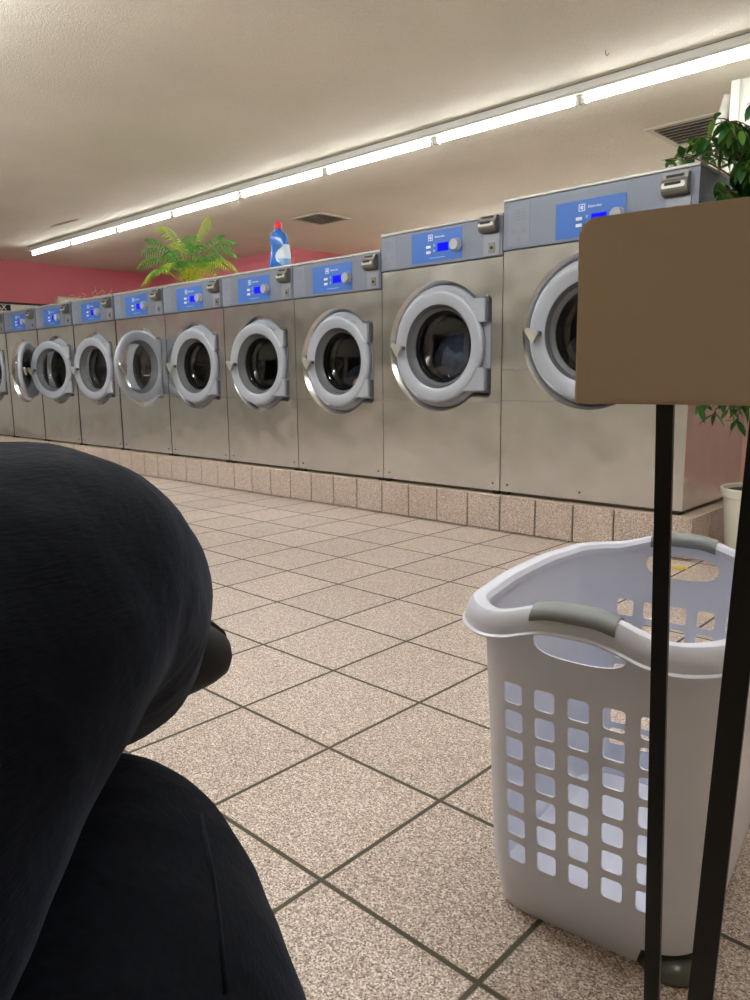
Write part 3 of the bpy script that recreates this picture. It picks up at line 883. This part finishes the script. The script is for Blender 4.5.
for k, a in enumerate([
    (-.22, .60, .10, .12, .15, Y1), (-.42, .36, .05, .26, .13, G), (-.44, .22, -.05, .30, .14, G), (-.40, .06, -.10, .34, .13, Y1),
    (.00, .54, .18, .10, .10, G), (.19, .66, .0, .06, .15, Y1), (.42, .44, .05, .22, .13, G), (.44, .30, -.06, .36, .14, G),
    (.46, .14, .0, .44, .13, Y1), (.16, .10, -.20, .38, .13, Y1), (.06, .03, -.14, .40, .12, Y2), (.27, .10, -.1, .40, .12, Y1),
    (-.14, .28, -.16, .30, .12, G), (.10, .34, -.10, .30, .12, G), (-.26, .28, .22, .30, .12, G), (.26, .30, .25, .28, .12, G), (-.08, .12, -.14, .34, .10, G), (-.34, .46, -.1, .14, .11, G), (-.10, .46, .12, .12, .12, Y1), (.30, .52, .10, .14, .12, G), (-.30, .14, -.16, .2, .12, G), (.36, .20, -.12, .2, .12, Y1), (.02, .20, -.2, .2, .12, G), (.20, .22, -.15, .25, .12, G), (-.20, .16, -.2, .25, .12, Y1)]):
    pfr(a[0], a[1], a[2], a[3], a[4], a[5], k + 1)
# dry stems lying on the lid further left
bm = bmesh.new()
for k in range(9):
    x0 = rnd.uniform(-.5, .5)
    z0 = .004
    tube(bm, [(x0, rnd.uniform(-.02, .05), z0), (x0 + rnd.uniform(-.1, .1), rnd.uniform(0, .04), z0 + rnd.uniform(.02, .06)), (x0 + rnd.uniform(-.18, .18), rnd.uniform(0, .06), z0 + rnd.uniform(.0, .12))], .0025, 5)
tag(obj('dry_stems', bm, M['dry'], None, loc=(-6.52, FY + .06, 1.502)), 'thin dry plant stems lying on the washer lid left of the palm', 'dry stems', kind='stuff')

# ------------------------------------------------------------------ potted ficus at the right end
fc = empty('potted_tree', (-.985, 3.47, 0), 0, 'leafy green potted tree beside the right end of the washer row', 'plant')
bm = bmesh.new(); lathe(bm, [(0, 0), (.118, 0), (.12, .01), (.142, .265), (.152, .268), (.156, .302), (.150, .306), (.142, .302), (.138, .285), (0, .283)], seg=40); obj('pot', bm, M['pot_white'], fc, True, angle=.5)
bm = bmesh.new(); lathe(bm, [(0, .298), (.08, .295), (.137, .288)], seg=30); obj('soil', bm, M['soil'], fc)
bm = bmesh.new(); tube(bm, [(0, 0, .28), (-.015, .01, .6), (.01, .02, .9), (-.01, .03, 1.25), (.0, .02, 1.48)], [.022, .019, .017, .013, .009], 10); obj('trunk', bm, M['bark'], fc, True)
bt_ = bmesh.new(); lf = [bmesh.new(), bmesh.new()]
rf = random.Random(21)
def leaf(bm, p, d, L_, w):
    d = d.normalized()
    s = d.cross(Vector((rf.uniform(-.4, .4), rf.uniform(-.4, .4), 1)))
    if s.length < .05: s = Vector((1, 0, 0))
    s.normalize(); nn = s.cross(d)
    prof = [(0, .05), (.18, .62), (.42, 1), (.68, .78), (.88, .3), (1, 0)]
    cen, lft, rgt = [], [], []
    for t, ww in prof:
        c = p + d * L_ * t + nn * (-.10 * L_ * t * t)
        cen.append(bm.verts.new(c))
        if ww > 0:
            lft.append(bm.verts.new(c + s * w * ww + nn * .16 * w * ww)); rgt.append(bm.verts.new(c - s * w * ww + nn * .16 * w * ww))
    for i in range(len(lft) - 1):
        bm.faces.new((cen[i], cen[i + 1], lft[i + 1], lft[i])); bm.faces.new((cen[i], rgt[i], rgt[i + 1], cen[i + 1]))
    bm.faces.new((cen[-2], cen[-1], lft[-1])); bm.faces.new((cen[-2], rgt[-1], cen[-1]))
def blocked(p):
    X, Y, Z = p.x - .985, p.y + 3.47, p.z
    return X < -1.20 and 3.2 < Y < 4.05 and Z < 1.665
tips = [(Vector(q), 1.0) for q in [(-.2, .0, 1.6), (-.15, .1, 1.55), (-.1, -.1, 1.5), (-.2, -.15, 1.7), (-.19, .02, 1.52), (-.12, .0, 1.72)]]
for k in range(40):
    a = rf.uniform(0, 2 * PI); rad = rf.uniform(.12, .52) ; z = rf.uniform(1.25, 1.86)
    tips.append((Vector((rad * math.cos(a), rad * math.sin(a), z)), 1.0))
for q in [(-.55, .22, 1.83), (-.46, .10, 1.86), (-.50, .0, 1.76), (-.38, -.05, 1.84), (-.34, .20, 1.90), (-.42, .15, 1.74), (-.28, -.08, 1.72), (-.2, -.1, 1.88), (-.12, -.2, 1.78), (-.24, -.12, 1.60), (-.18, -.22, 1.52), (-.1, -.1, 1.66), (0, -.2, 1.62), (.1, -.2, 1.84), (-.06, -.22, 1.92)]:
    tips.append((Vector(q), 1.0))
for k in range(14):
    tips.append((Vector((rf.uniform(-.22, .25), rf.uniform(-.32, .2), rf.uniform(.78, 1.15))), .8))
for q in [(-.15, -.34, .67), (-.10, -.33, .63), (-.04, -.36, .64), (-.12, -.28, .70), (.02, -.33, .66), (-.14, -.4, .66), (-.17, -.30, .69), (-.02, -.30, .60)]: tips.append((Vector(q), .8))
for tp, sc_ in tips:
    if tp.z > 1.70: tp.z = 1.70 + (tp.z - 1.70) * .55
    z0 = max(.85, min(1.22, tp.z - .25)) if tp.z < 1.68 else 1.22 + .25 * min(1, (tp.z - 1.68) / .1)
    st = Vector((0, .02, z0)); mid = (st + tp) / 2 + Vector((0, 0, .10 if tp.z < 1.68 else .22))
    pts = [st * (1 - u) ** 2 + mid * 2 * u * (1 - u) + tp * u * u for u in [i / 7 for i in range(8)]]
    while any(blocked(p) for p in pts) and len(pts) > 3 and pts[-1].z < 1.69: pts = pts[:-1]
    if any(blocked(p) for p in pts): continue
    while len(pts) < 8: pts.append(pts[-1] + (pts[-1] - pts[-2]) * .2)
    tube(bt_, pts, [.006 - .0006 * i for i in range(8)], 5)
    for j in range(26):
        u = rf.uniform(.35, 1.0); i = min(6, int(u * 7)); p = pts[i].lerp(pts[i + 1], u * 7 - i)
        d = Vector((rf.uniform(-1, 1), rf.uniform(-1, 1), rf.uniform(-1.5, .15)))
        L_ = rf.uniform(.065, .105) * sc_
        if blocked(p) or blocked(p + d.normalized() * L_): continue
        leaf(lf[0] if rf.random() < .8 else lf[1], p, d, L_, L_ * .185)
obj('branches', bt_, M['bark'], fc, True)
tag(obj('foliage', lf[0], M['leaf'], fc, True), kind='stuff')
tag(obj('young_foliage', lf[1], M['leaf2'], fc, True), 'lighter yellow-green leaves', kind='stuff')

# ------------------------------------------------------------------ laundry basket
TH = .118
Wd = Vector((math.cos(TH), math.sin(TH), 0))
bk = empty('laundry_basket', (-.449 - .21 * math.sin(TH), .891 + .21 * math.cos(TH), 0), TH, 'white plastic laundry basket with square holes and grey handle grips on the floor', 'laundry basket')
A0, B0, FLA, FLB, CR = .155, .211, .010, .081, .072
def shape(s, z, out=0.0):
    """s in 0..1 round the wall, starting at middle of near face going right; returns xy"""
    zr = .25
    a = A0 + FLA * zr; b = B0 + FLB * zr; r = CR
    seg = [a - r, PI / 2 * r, 2 * (b - r), PI / 2 * r, 2 * (a - r), PI / 2 * r, 2 * (b - r), PI / 2 * r, a - r]
    tot = sum(seg); d = (s % 1.0) * tot
    x = y = nx = ny = 0
    k = 0
    while k < 8 and d > seg[k]: d -= seg[k]; k += 1
    if k == 0: x, y, nx, ny = d, -b, 0, -1
    elif k == 1: t = d / r; x, y, nx, ny = a - r + r * math.sin(t), -b + r - r * math.cos(t), math.sin(t), -math.cos(t)
    elif k == 2: x, y, nx, ny = a, -b + r + d, 1, 0
    elif k == 3: t = d / r; x, y, nx, ny = a - r + r * math.cos(t), b - r + r * math.sin(t), math.cos(t), math.sin(t)
    elif k == 4: x, y, nx, ny = a - r - d, b, 0, 1
    elif k == 5: t = d / r; x, y, nx, ny = -a + r - r * math.sin(t), b - r + r * math.cos(t), -math.sin(t), math.cos(t)
    elif k == 6: x, y, nx, ny = -a, b - r - d, -1, 0
    elif k == 7: t = d / r; x, y, nx, ny = -a + r - r * math.cos(t), -b + r - r * math.sin(t), -math.cos(t), -math.sin(t)
    else: x, y, nx, ny = -a + r + d, -b, 0, -1
    sx = (A0 + FLA * z) / a; sy = (B0 + FLB * z) / b
    # slight belly of the long sides near the top
    bow = .018 * max(0, z / .5) * (1 - (y / b) ** 2)
    x = x * sx + math.copysign(bow, x) * min(1, abs(x) / a) ** 3
    y = y * sy
    # tuck under at the very bottom
    tk = max(0, (.07 - z) / .07) ** 2.2 * .010
    return Vector((x - nx * tk + nx * out, y - ny * tk + ny * out, z))
zr = .25
PER = (2 * (A0 + FLA * zr - CR) + 2 * (B0 + FLB * zr - CR)) * 2 + 2 * PI * CR
hw = A0 + FLA * zr
def smooth(a, b, x):
    t = max(0, min(1, (x - a) / (b - a))); return t * t * (3 - 2 * t)
def wnear(s):      # distance along wall from the nearer short-face middle
    d = (s % 1.0) * PER
    return min(d, PER - d, abs(d - PER / 2))
def ztop(s):
    w = wnear(s)
    return .470 + .025 * (1 - smooth(.02, .125, w)) + .004 * smooth(.2, .3, w)
def zbot(s):
    w = wnear(s)
    # foot under each short face, arches round the corners, feet along the long sides
    corner = smooth(.080, .090, w) * (1 - smooth(.18, .21, w)) * (1 if (s % .5) < .25 else 0)
    mid = smooth(.27, .30, w)
    return .001 + .030 * corner + .012 * mid
def wall_patch():
    verts = []; edges = []
    def loop(pts, closed=True):
        i0 = len(verts)
        verts.extend(Vector(p) for p in pts)
        for i in range(len(pts) - (0 if closed else 1)):
            edges.append((i0 + i, i0 + (i + 1) % len(pts)))
    holes = []
    NS = 176
    for cs in (0.0, .5):
        c0 = cs * PER
        for i in range(5):
            for j in range(7):
                cx = (i - 2) * .0475; cz = .108 + j * .0423
                h = rrect(c0 + cx - .0145, c0 + cx + .0145, cz - .0155, cz + .0155, .005, 2)
                holes.append(h)
        # grip opening
        gp = []
        for k in range(24):
            t = 2 * PI * k / 24
            zz = .452 + (.019 if math.sin(t) > 0 else .023) * math.copysign(abs(math.sin(t)) ** .7, math.sin(t))
            gp.append((c0 + .062 * math.copysign(abs(math.cos(t)) ** .75, math.cos(t)), zz))
        holes.append(gp)
    for h in holes: loop(h)
    # seam the sheet at the middle of the left side (s = .75)
    s0 = -.25
    bot = [((s0 + i / NS) * PER, zbot(s0 + i / NS)) for i in range(NS + 1)]
    top = [((s0 + i / NS) * PER, ztop(s0 + i / NS)) for i in range(NS + 1)]
    loop(bot + top[::-1])
    # interior grid points
    for i in range(NS + 1):
        sx = (s0 + i / NS) * PER
        for j in range(1, 14):
            z = .035 + j * .031
            if z > ztop(s0 + i / NS) - .01: continue
            if any(min(p[0] for p in h) - .003 < sx < max(p[0] for p in h) + .003 and min(p[1] for p in h) - .003 < z < max(p[1] for p in h) + .003 for h in holes): continue
            verts.append(Vector((sx, z)))
    r = delaunay_2d_cdt([Vector((v.x, v.y)) for v in verts], edges, [], 0, 1e-5)
    V2, _, F2 = r[0], r[1], r[2]
    def inside(p, poly):
        c = False; n = len(poly); j = n - 1
        for i in range(n):
            if (poly[i][1] > p[1]) != (poly[j][1] > p[1]) and p[0] < (poly[j][0] - poly[i][0]) * (p[1] - poly[i][1]) / (poly[j][1] - poly[i][1]) + poly[i][0]: c = not c
            j = i
        return c
    bm = bmesh.new()
    bv = [bm.verts.new(shape(v.x / PER, v.y)) for v in V2]
    for f in F2:
        cx = sum(V2[i].x for i in f) / len(f); cz = sum(V2[i].y for i in f) / len(f)
        s = cx / PER
        if cz < zbot(s) or cz > ztop(s): continue
        if any(min(p[0] for p in h) < cx < max(p[0] for p in h) and inside((cx, cz), h) for h in holes): continue
        try: bm.faces.new([bv[i] for i in f])
        except ValueError: pass
    bmesh.ops.delete(bm, geom=[v for v in bm.verts if not v.link_faces], context='VERTS')
    bmesh.ops.remove_doubles(bm, verts=bm.verts[:], dist=1e-5)
    return bm
w = obj('wall', wall_patch(), M['bwhite'], bk, True)
md = w.modifiers.new('thickness', 'SOLIDIFY'); md.thickness = .0028; md.offset = 0
es_ = w.modifiers.new('edges', 'EDGE_SPLIT'); es_.split_angle = .7
bm = bmesh.new()
NB = 96
ring = [bm.verts.new(shape(i / NB, .032, -.002)) for i in range(NB)]
ring2 = [bm.verts.new(shape(i / NB, .034, -.03) * 1.0) for i in range(NB)]
for i in range(NB): bm.faces.new((ring[i], ring[(i + 1) % NB], ring2[(i + 1) % NB], ring2[i]))
bm.faces.new(ring2)
bo = obj('bottom', bm, M['bwhite'], bk)
md = bo.modifiers.new('thickness', 'SOLIDIFY'); md.thickness = .003; md.offset = -1
def rim(s_a, s_b, prof, closed, n):
    bm = bmesh.new(); rings = []
    cnt = n if closed else n + 1
    for i in range(cnt):
        s = s_a + (s_b - s_a) * i / n
        zt = ztop(s)
        endf = 1.0
        rings.append([bm.verts.new(shape(s, zt, o) + Vector((0, 0, dz))) for o, dz in prof])
    m = len(prof)
    for i in range(n if closed else n):
        A, B = rings[i], rings[(i + 1) % len(rings)]
        for k in range(m): bm.faces.new((A[k], A[(k + 1) % m], B[(k + 1) % m], B[k]))
    if not closed:
        bm.faces.new(rings[0]); bm.faces.new(rings[-1][::-1])
    return bm
prof = [(-.004, -.006), (-.005, .004), (0, .011), (.009, .014), (.018, .012), (.025, .004), (.029, -.008), (.0308, -.017), (.0345, -.0195), (.0345, -.0215), (.028, -.0215), (.026, -.010), (.018, .006), (.008, .008), (.001, .003), (-.001, -.006)]
obj('rim', rim(0, 1, prof, True, 192), M['bwhite'], bk, True, angle=.6)
gprof = [(-.008, -.006), (-.0095, .002), (-.006, .012), (.004, .0165), (.016, .0155), (.025, .009), (.0295, .003), (.0300, -.003), (.026, -.003), (.018, .005), (.008, .006), (-.002, -.004)]
for c0 in (0.0, .5):
    obj('handle_grip', rim(c0 - .055 / PER, c0 + .055 / PER, gprof, False, 20), M['bgrey'], bk, True, angle=1.0)

# ------------------------------------------------------------------ small olive cap under the basket corner
oc = empty('round_cap', (-.335, .935, 0), 0, 'small round dark olive plastic cap on the floor under the basket corner', 'cap')
bm = bmesh.new(); lathe(bm, [(0, 0), (.040, 0), (.042, .004), (.038, .010), (.030, .018), (.012, .022), (0, .0225)], seg=36); obj('dome', bm, M['olive'], oc, True, angle=.8)
bm = bmesh.new(); lathe(bm, [(.009, .021), (.009, .026), (0, .0265)], (0, 0, 0), seg=20); obj('button', bm, M['dkplastic'], oc, True, angle=.6)

# yellow fallen leaf
bm = bmesh.new(); rf = random.Random(4)
leaf(bm, Vector((0, 0, .003)), Vector((1, .3, .05)), .09, .012); leaf(bm, Vector((.03, .02, .003)), Vector((.6, -1, .04)), .05, .008)
tag(obj('fallen_leaf', bm, M['petal'], None, True, loc=(-1.19, 3.04, 0)), 'small yellow fallen leaf on the floor tiles near the plinth end', 'leaf')

# ------------------------------------------------------------------ beige panel on black legs
ang = math.atan2(.018, .138)
st = empty('panel_stand', (-.354, .660, 0), ang, 'beige rounded panel on thin black metal legs, cut off by the right edge', 'stand')
bm = bmesh.new()
prism(bm, [p for p in rrect(0, .40, .7735, .9400, .013, 5) if p[1] > .79] + [(0.0, .7750), (.0015, .7735), (.40, .7735)], -.010, .010)
bmesh.ops.bevel(bm, geom=[e for e in bm.edges if abs(e.verts[0].co.y - e.verts[1].co.y) < 1e-6], offset=.003, segments=2, affect='EDGES')
for f in bm.faces:
    if abs(f.normal.y) < .9: f.material_index = 1
bm.normal_update()
for f in bm.faces: f.material_index = 0 if abs(f.normal.y) > .9 else 1
obj('panel', bm, [M['panel'], M['paneledge']], st)
def bar(x0, x1, w, t, zt):
    bm = bmesh.new()
    vs = box(bm, -w / 2, w / 2, -t / 2, t / 2, 0, 1)
    for v in vs:
        z = v.co.z; v.co.x += x1 + (x0 - x1) * z; v.co.z = z * zt
    return bm
obj('leg', bar(.0765, .0990, .0150, .006, .80), M['blackmetal'], st, loc=(0, .004 + .012, 0))
obj('leg', bar(.1610, .1340, .0225, .006, .80), M['blackmetal'], st, loc=(0, .004 + .012, 0))
obj('leg', bar(.330, .345, .0215, .012, .80), M['blackmetal'], st, loc=(0, .004 + .012, 0))

# ------------------------------------------------------------------ seated person (legs in dark jeans)
pr = empty('person', (0.02, -.1, 0), 0, 'seated person in dark jeans, one knee crossed over the other, black shoe', 'person')
PO = Vector((.02, -.1, 0))
def skin(name, nodes, edges_, m, sub=2, root_i=0):
    me = bpy.data.meshes.new(name)
    me.from_pydata([Vector(p) - PO for p, r in nodes], edges_, [])
    o = bpy.data.objects.new(name, me); COL.objects.link(o); o.parent = pr
    o.location = (0, 0, 0)
    sk = o.modifiers.new('skin', 'SKIN'); sk.use_smooth_shade = True
    for i, (p, r) in enumerate(nodes):
        d = me.skin_vertices[0].data[i]
        rr = r if isinstance(r, tuple) else (r, r)
        d.radius = rr; d.use_root = (i == root_i)
    sb = o.modifiers.new('sub', 'SUBSURF'); sb.levels = sub; sb.render_levels = sub
    me.materials.append(m)
    return o, sb
K1 = Vector((-.4280, .1765, .7005)); K2 = Vector((-.455, .190, .500))
nodes = [
 ((-.06, -.19, .50), .125),           # 0 pelvis
 ((-.20, -.12, .53), .100),           # 1 hip of the crossed leg
 ((-.30, -.02, .590), .100),          # 2 thigh
 ((-.375, .085, .650), .100),         # 3
 (K1, .098),                          # 4 knee
 ((-.484, .231, .642), .089),         # 5 below knee
 ((-.568, .271, .578), .087),         # 6 calf
 ((-.655, .305, .535), .074),         # 7 hem
 ((.02, -.12, .46), .105),            # 8 other hip
 ((-.10, .00, .45), .108),            # 9
 ((-.23, .10, .462), .108),           # 10
 ((-.36, .165, .482), .102),          # 11
 (K2, .090),                          # 12 knee
 ((-.485, .205, .42), .074),          # 13
 ((-.495, .215, .27), .068),          # 14 calf
 ((-.497, .22, .13), .066),           # 15 hem
 ((-.02, -.27, .62), .125),           # 16 waist
]
ed = [(0, 1), (1, 2), (2, 3), (3, 4), (4, 5), (5, 6), (6, 7), (0, 8), (8, 9), (9, 10), (10, 11), (11, 12), (12, 13), (13, 14), (14, 15), (0, 16)]
jeans, _ = skin('jeans', nodes, ed, M['denim'], 4)
tx = bpy.data.textures.new('folds', 'CLOUDS'); tx.noise_scale = .09; tx.noise_depth = 2
dm = jeans.modifiers.new('folds', 'DISPLACE'); dm.texture = tx; dm.strength = .010; dm.mid_level = .5; dm.texture_coords = 'LOCAL'
def curve_part(name, pts, r, m):
    bm = bmesh.new(); tube(bm, [Vector(p) - PO for p in pts], r, 6); return obj(name, bm, m, pr, True)

def shoe(ankle, dirv, down, name='shoe'):
    """shoe from the ankle: dirv = towards the toe, down = towards the sole"""
    d = dirv.normalized(); up = (-down - d * (-down).dot(d)).normalized(); s = d.cross(up)
    e = empty(name); e.parent = pr; e.location = (0, 0, 0)
    COLn = []
    def sole_pts(t):   # half width along the shoe
        return .033 + .013 * math.sin(PI * min(1, max(0, (t - .25) / .75)) ** .9) * 1.0
    n = 22
    up_rings = []; so_rings = []
    bm = bmesh.new(); bs = bmesh.new()
    L_ = .27
    for i in range(n + 1):
        t = i / n
        x = -.07 + L_ * t
        endw = math.sqrt(max(0, 1 - (abs(t - .5) / .5) ** 5))
        hwid = (.034 + .014 * math.exp(-((t - .70) / .22) ** 2)) * endw + .002
        hgt = (.085 - .045 * smooth(.25, .75, t)) * max(.25, endw ** .6)
        ring_ = []
        for k in range(14):
            a = PI * k / 13
            ring_.append(bm.verts.new(ankle - PO + d * x + s * hwid * math.cos(a) + up * (-.075 + hgt * max(0, math.sin(a)) ** .8)))
        up_rings.append(ring_)
        sr = []
        for (ww, hh) in ((1.06, .002), (1.10, -.006), (1.08, -.022), (-1.08, -.022), (-1.10, -.006), (-1.06, .002)):
            sr.append(bs.verts.new(ankle - PO + d * (x * 1.0 + .004 * (t - .5)) + s * (hwid + .002) * ww + up * (-.075 + hh)))
        so_rings.append(sr)
    for A, B in zip(up_rings, up_rings[1:]):
        for k in range(13): bm.faces.new((A[k], A[k + 1], B[k + 1], B[k]))
    bm.faces.new(up_rings[0]); bm.faces.new(up_rings[-1][::-1])
    for A, B in zip(so_rings, so_rings[1:]):
        for k in range(6): bs.faces.new((A[k], A[(k + 1) % 6], B[(k + 1) % 6], B[k]))
    bs.faces.new(so_rings[0]); bs.faces.new(so_rings[-1][::-1])
    obj('shoe_upper', bm, M['shoe'], e, True)
    obj('shoe_sole', bs, M['sole'], e, True, angle=.8)
    return e
shoe(Vector((-.709, .323, .504)), Vector((.156, .964, -.212)), Vector((-.987, .153, -.042)))
shoe(Vector((-.500, .222, .098)), Vector((-.62, .72, 0)), Vector((0, 0, -1)))

bpy.context.view_layer.update()
dg = bpy.context.evaluated_depsgraph_get()
from mathutils.bvhtree import BVHTree
bv_ = BVHTree.FromObject(jeans, dg)
sp = []
eye = Vector((0, 0, .802))
for a_, b_ in (((-.2533, .3533)), ((-.2333, .42)), ((-.2167, .50)), ((-.2067, .58)), ((-.200, .66))):
    dr_ = (F + R * a_ - U * b_).normalized()
    hit = bv_.ray_cast(eye - PO, dr_)
    if hit[0]: sp.append(hit[0] + hit[1] * .0006)
if len(sp) > 2:
    bm = bmesh.new(); tube(bm, sp, .0011, 6); obj('side_seam', bm, M['denim'], pr, True)

# chair under the person
ch = empty('chair', (-.04, -.19, 0), math.radians(50), 'beige moulded chair with black legs under the seated person', 'chair')
bm = bmesh.new(); box(bm, -.22, .22, -.20, .22, .335, .365, .012); obj('seat', bm, M['panel'], ch)
bm = bmesh.new(); box(bm, -.21, .21, -.27, -.245, .50, .80, .010); obj('backrest', bm, M['panel'], ch)
for sx in (-1, 1):
    bm = bmesh.new(); tube(bm, [(sx * .19, .18, 0), (sx * .17, .16, .34)], .011, 10); obj('leg', bm, M['blackmetal'], ch, True)
    bm = bmesh.new(); tube(bm, [(sx * .19, -.24, 0), (sx * .18, -.225, .34), (sx * .18, -.256, .78)], .011, 10); obj('leg', bm, M['blackmetal'], ch, True)

# ------------------------------------------------------------------ world and view
wd = bpy.data.worlds.new('world'); SC.world = wd; wd.use_nodes = True
wd.node_tree.nodes['Background'].inputs[0].default_value = (.8, .85, 1, 1)
wd.node_tree.nodes['Background'].inputs[1].default_value = .05
SC.view_settings.view_transform = 'Standard'
SC.view_settings.look = 'None'
SC.view_settings.exposure = 1.78
SC.view_settings.gamma = 1
SC.view_settings.use_curve_mapping = False
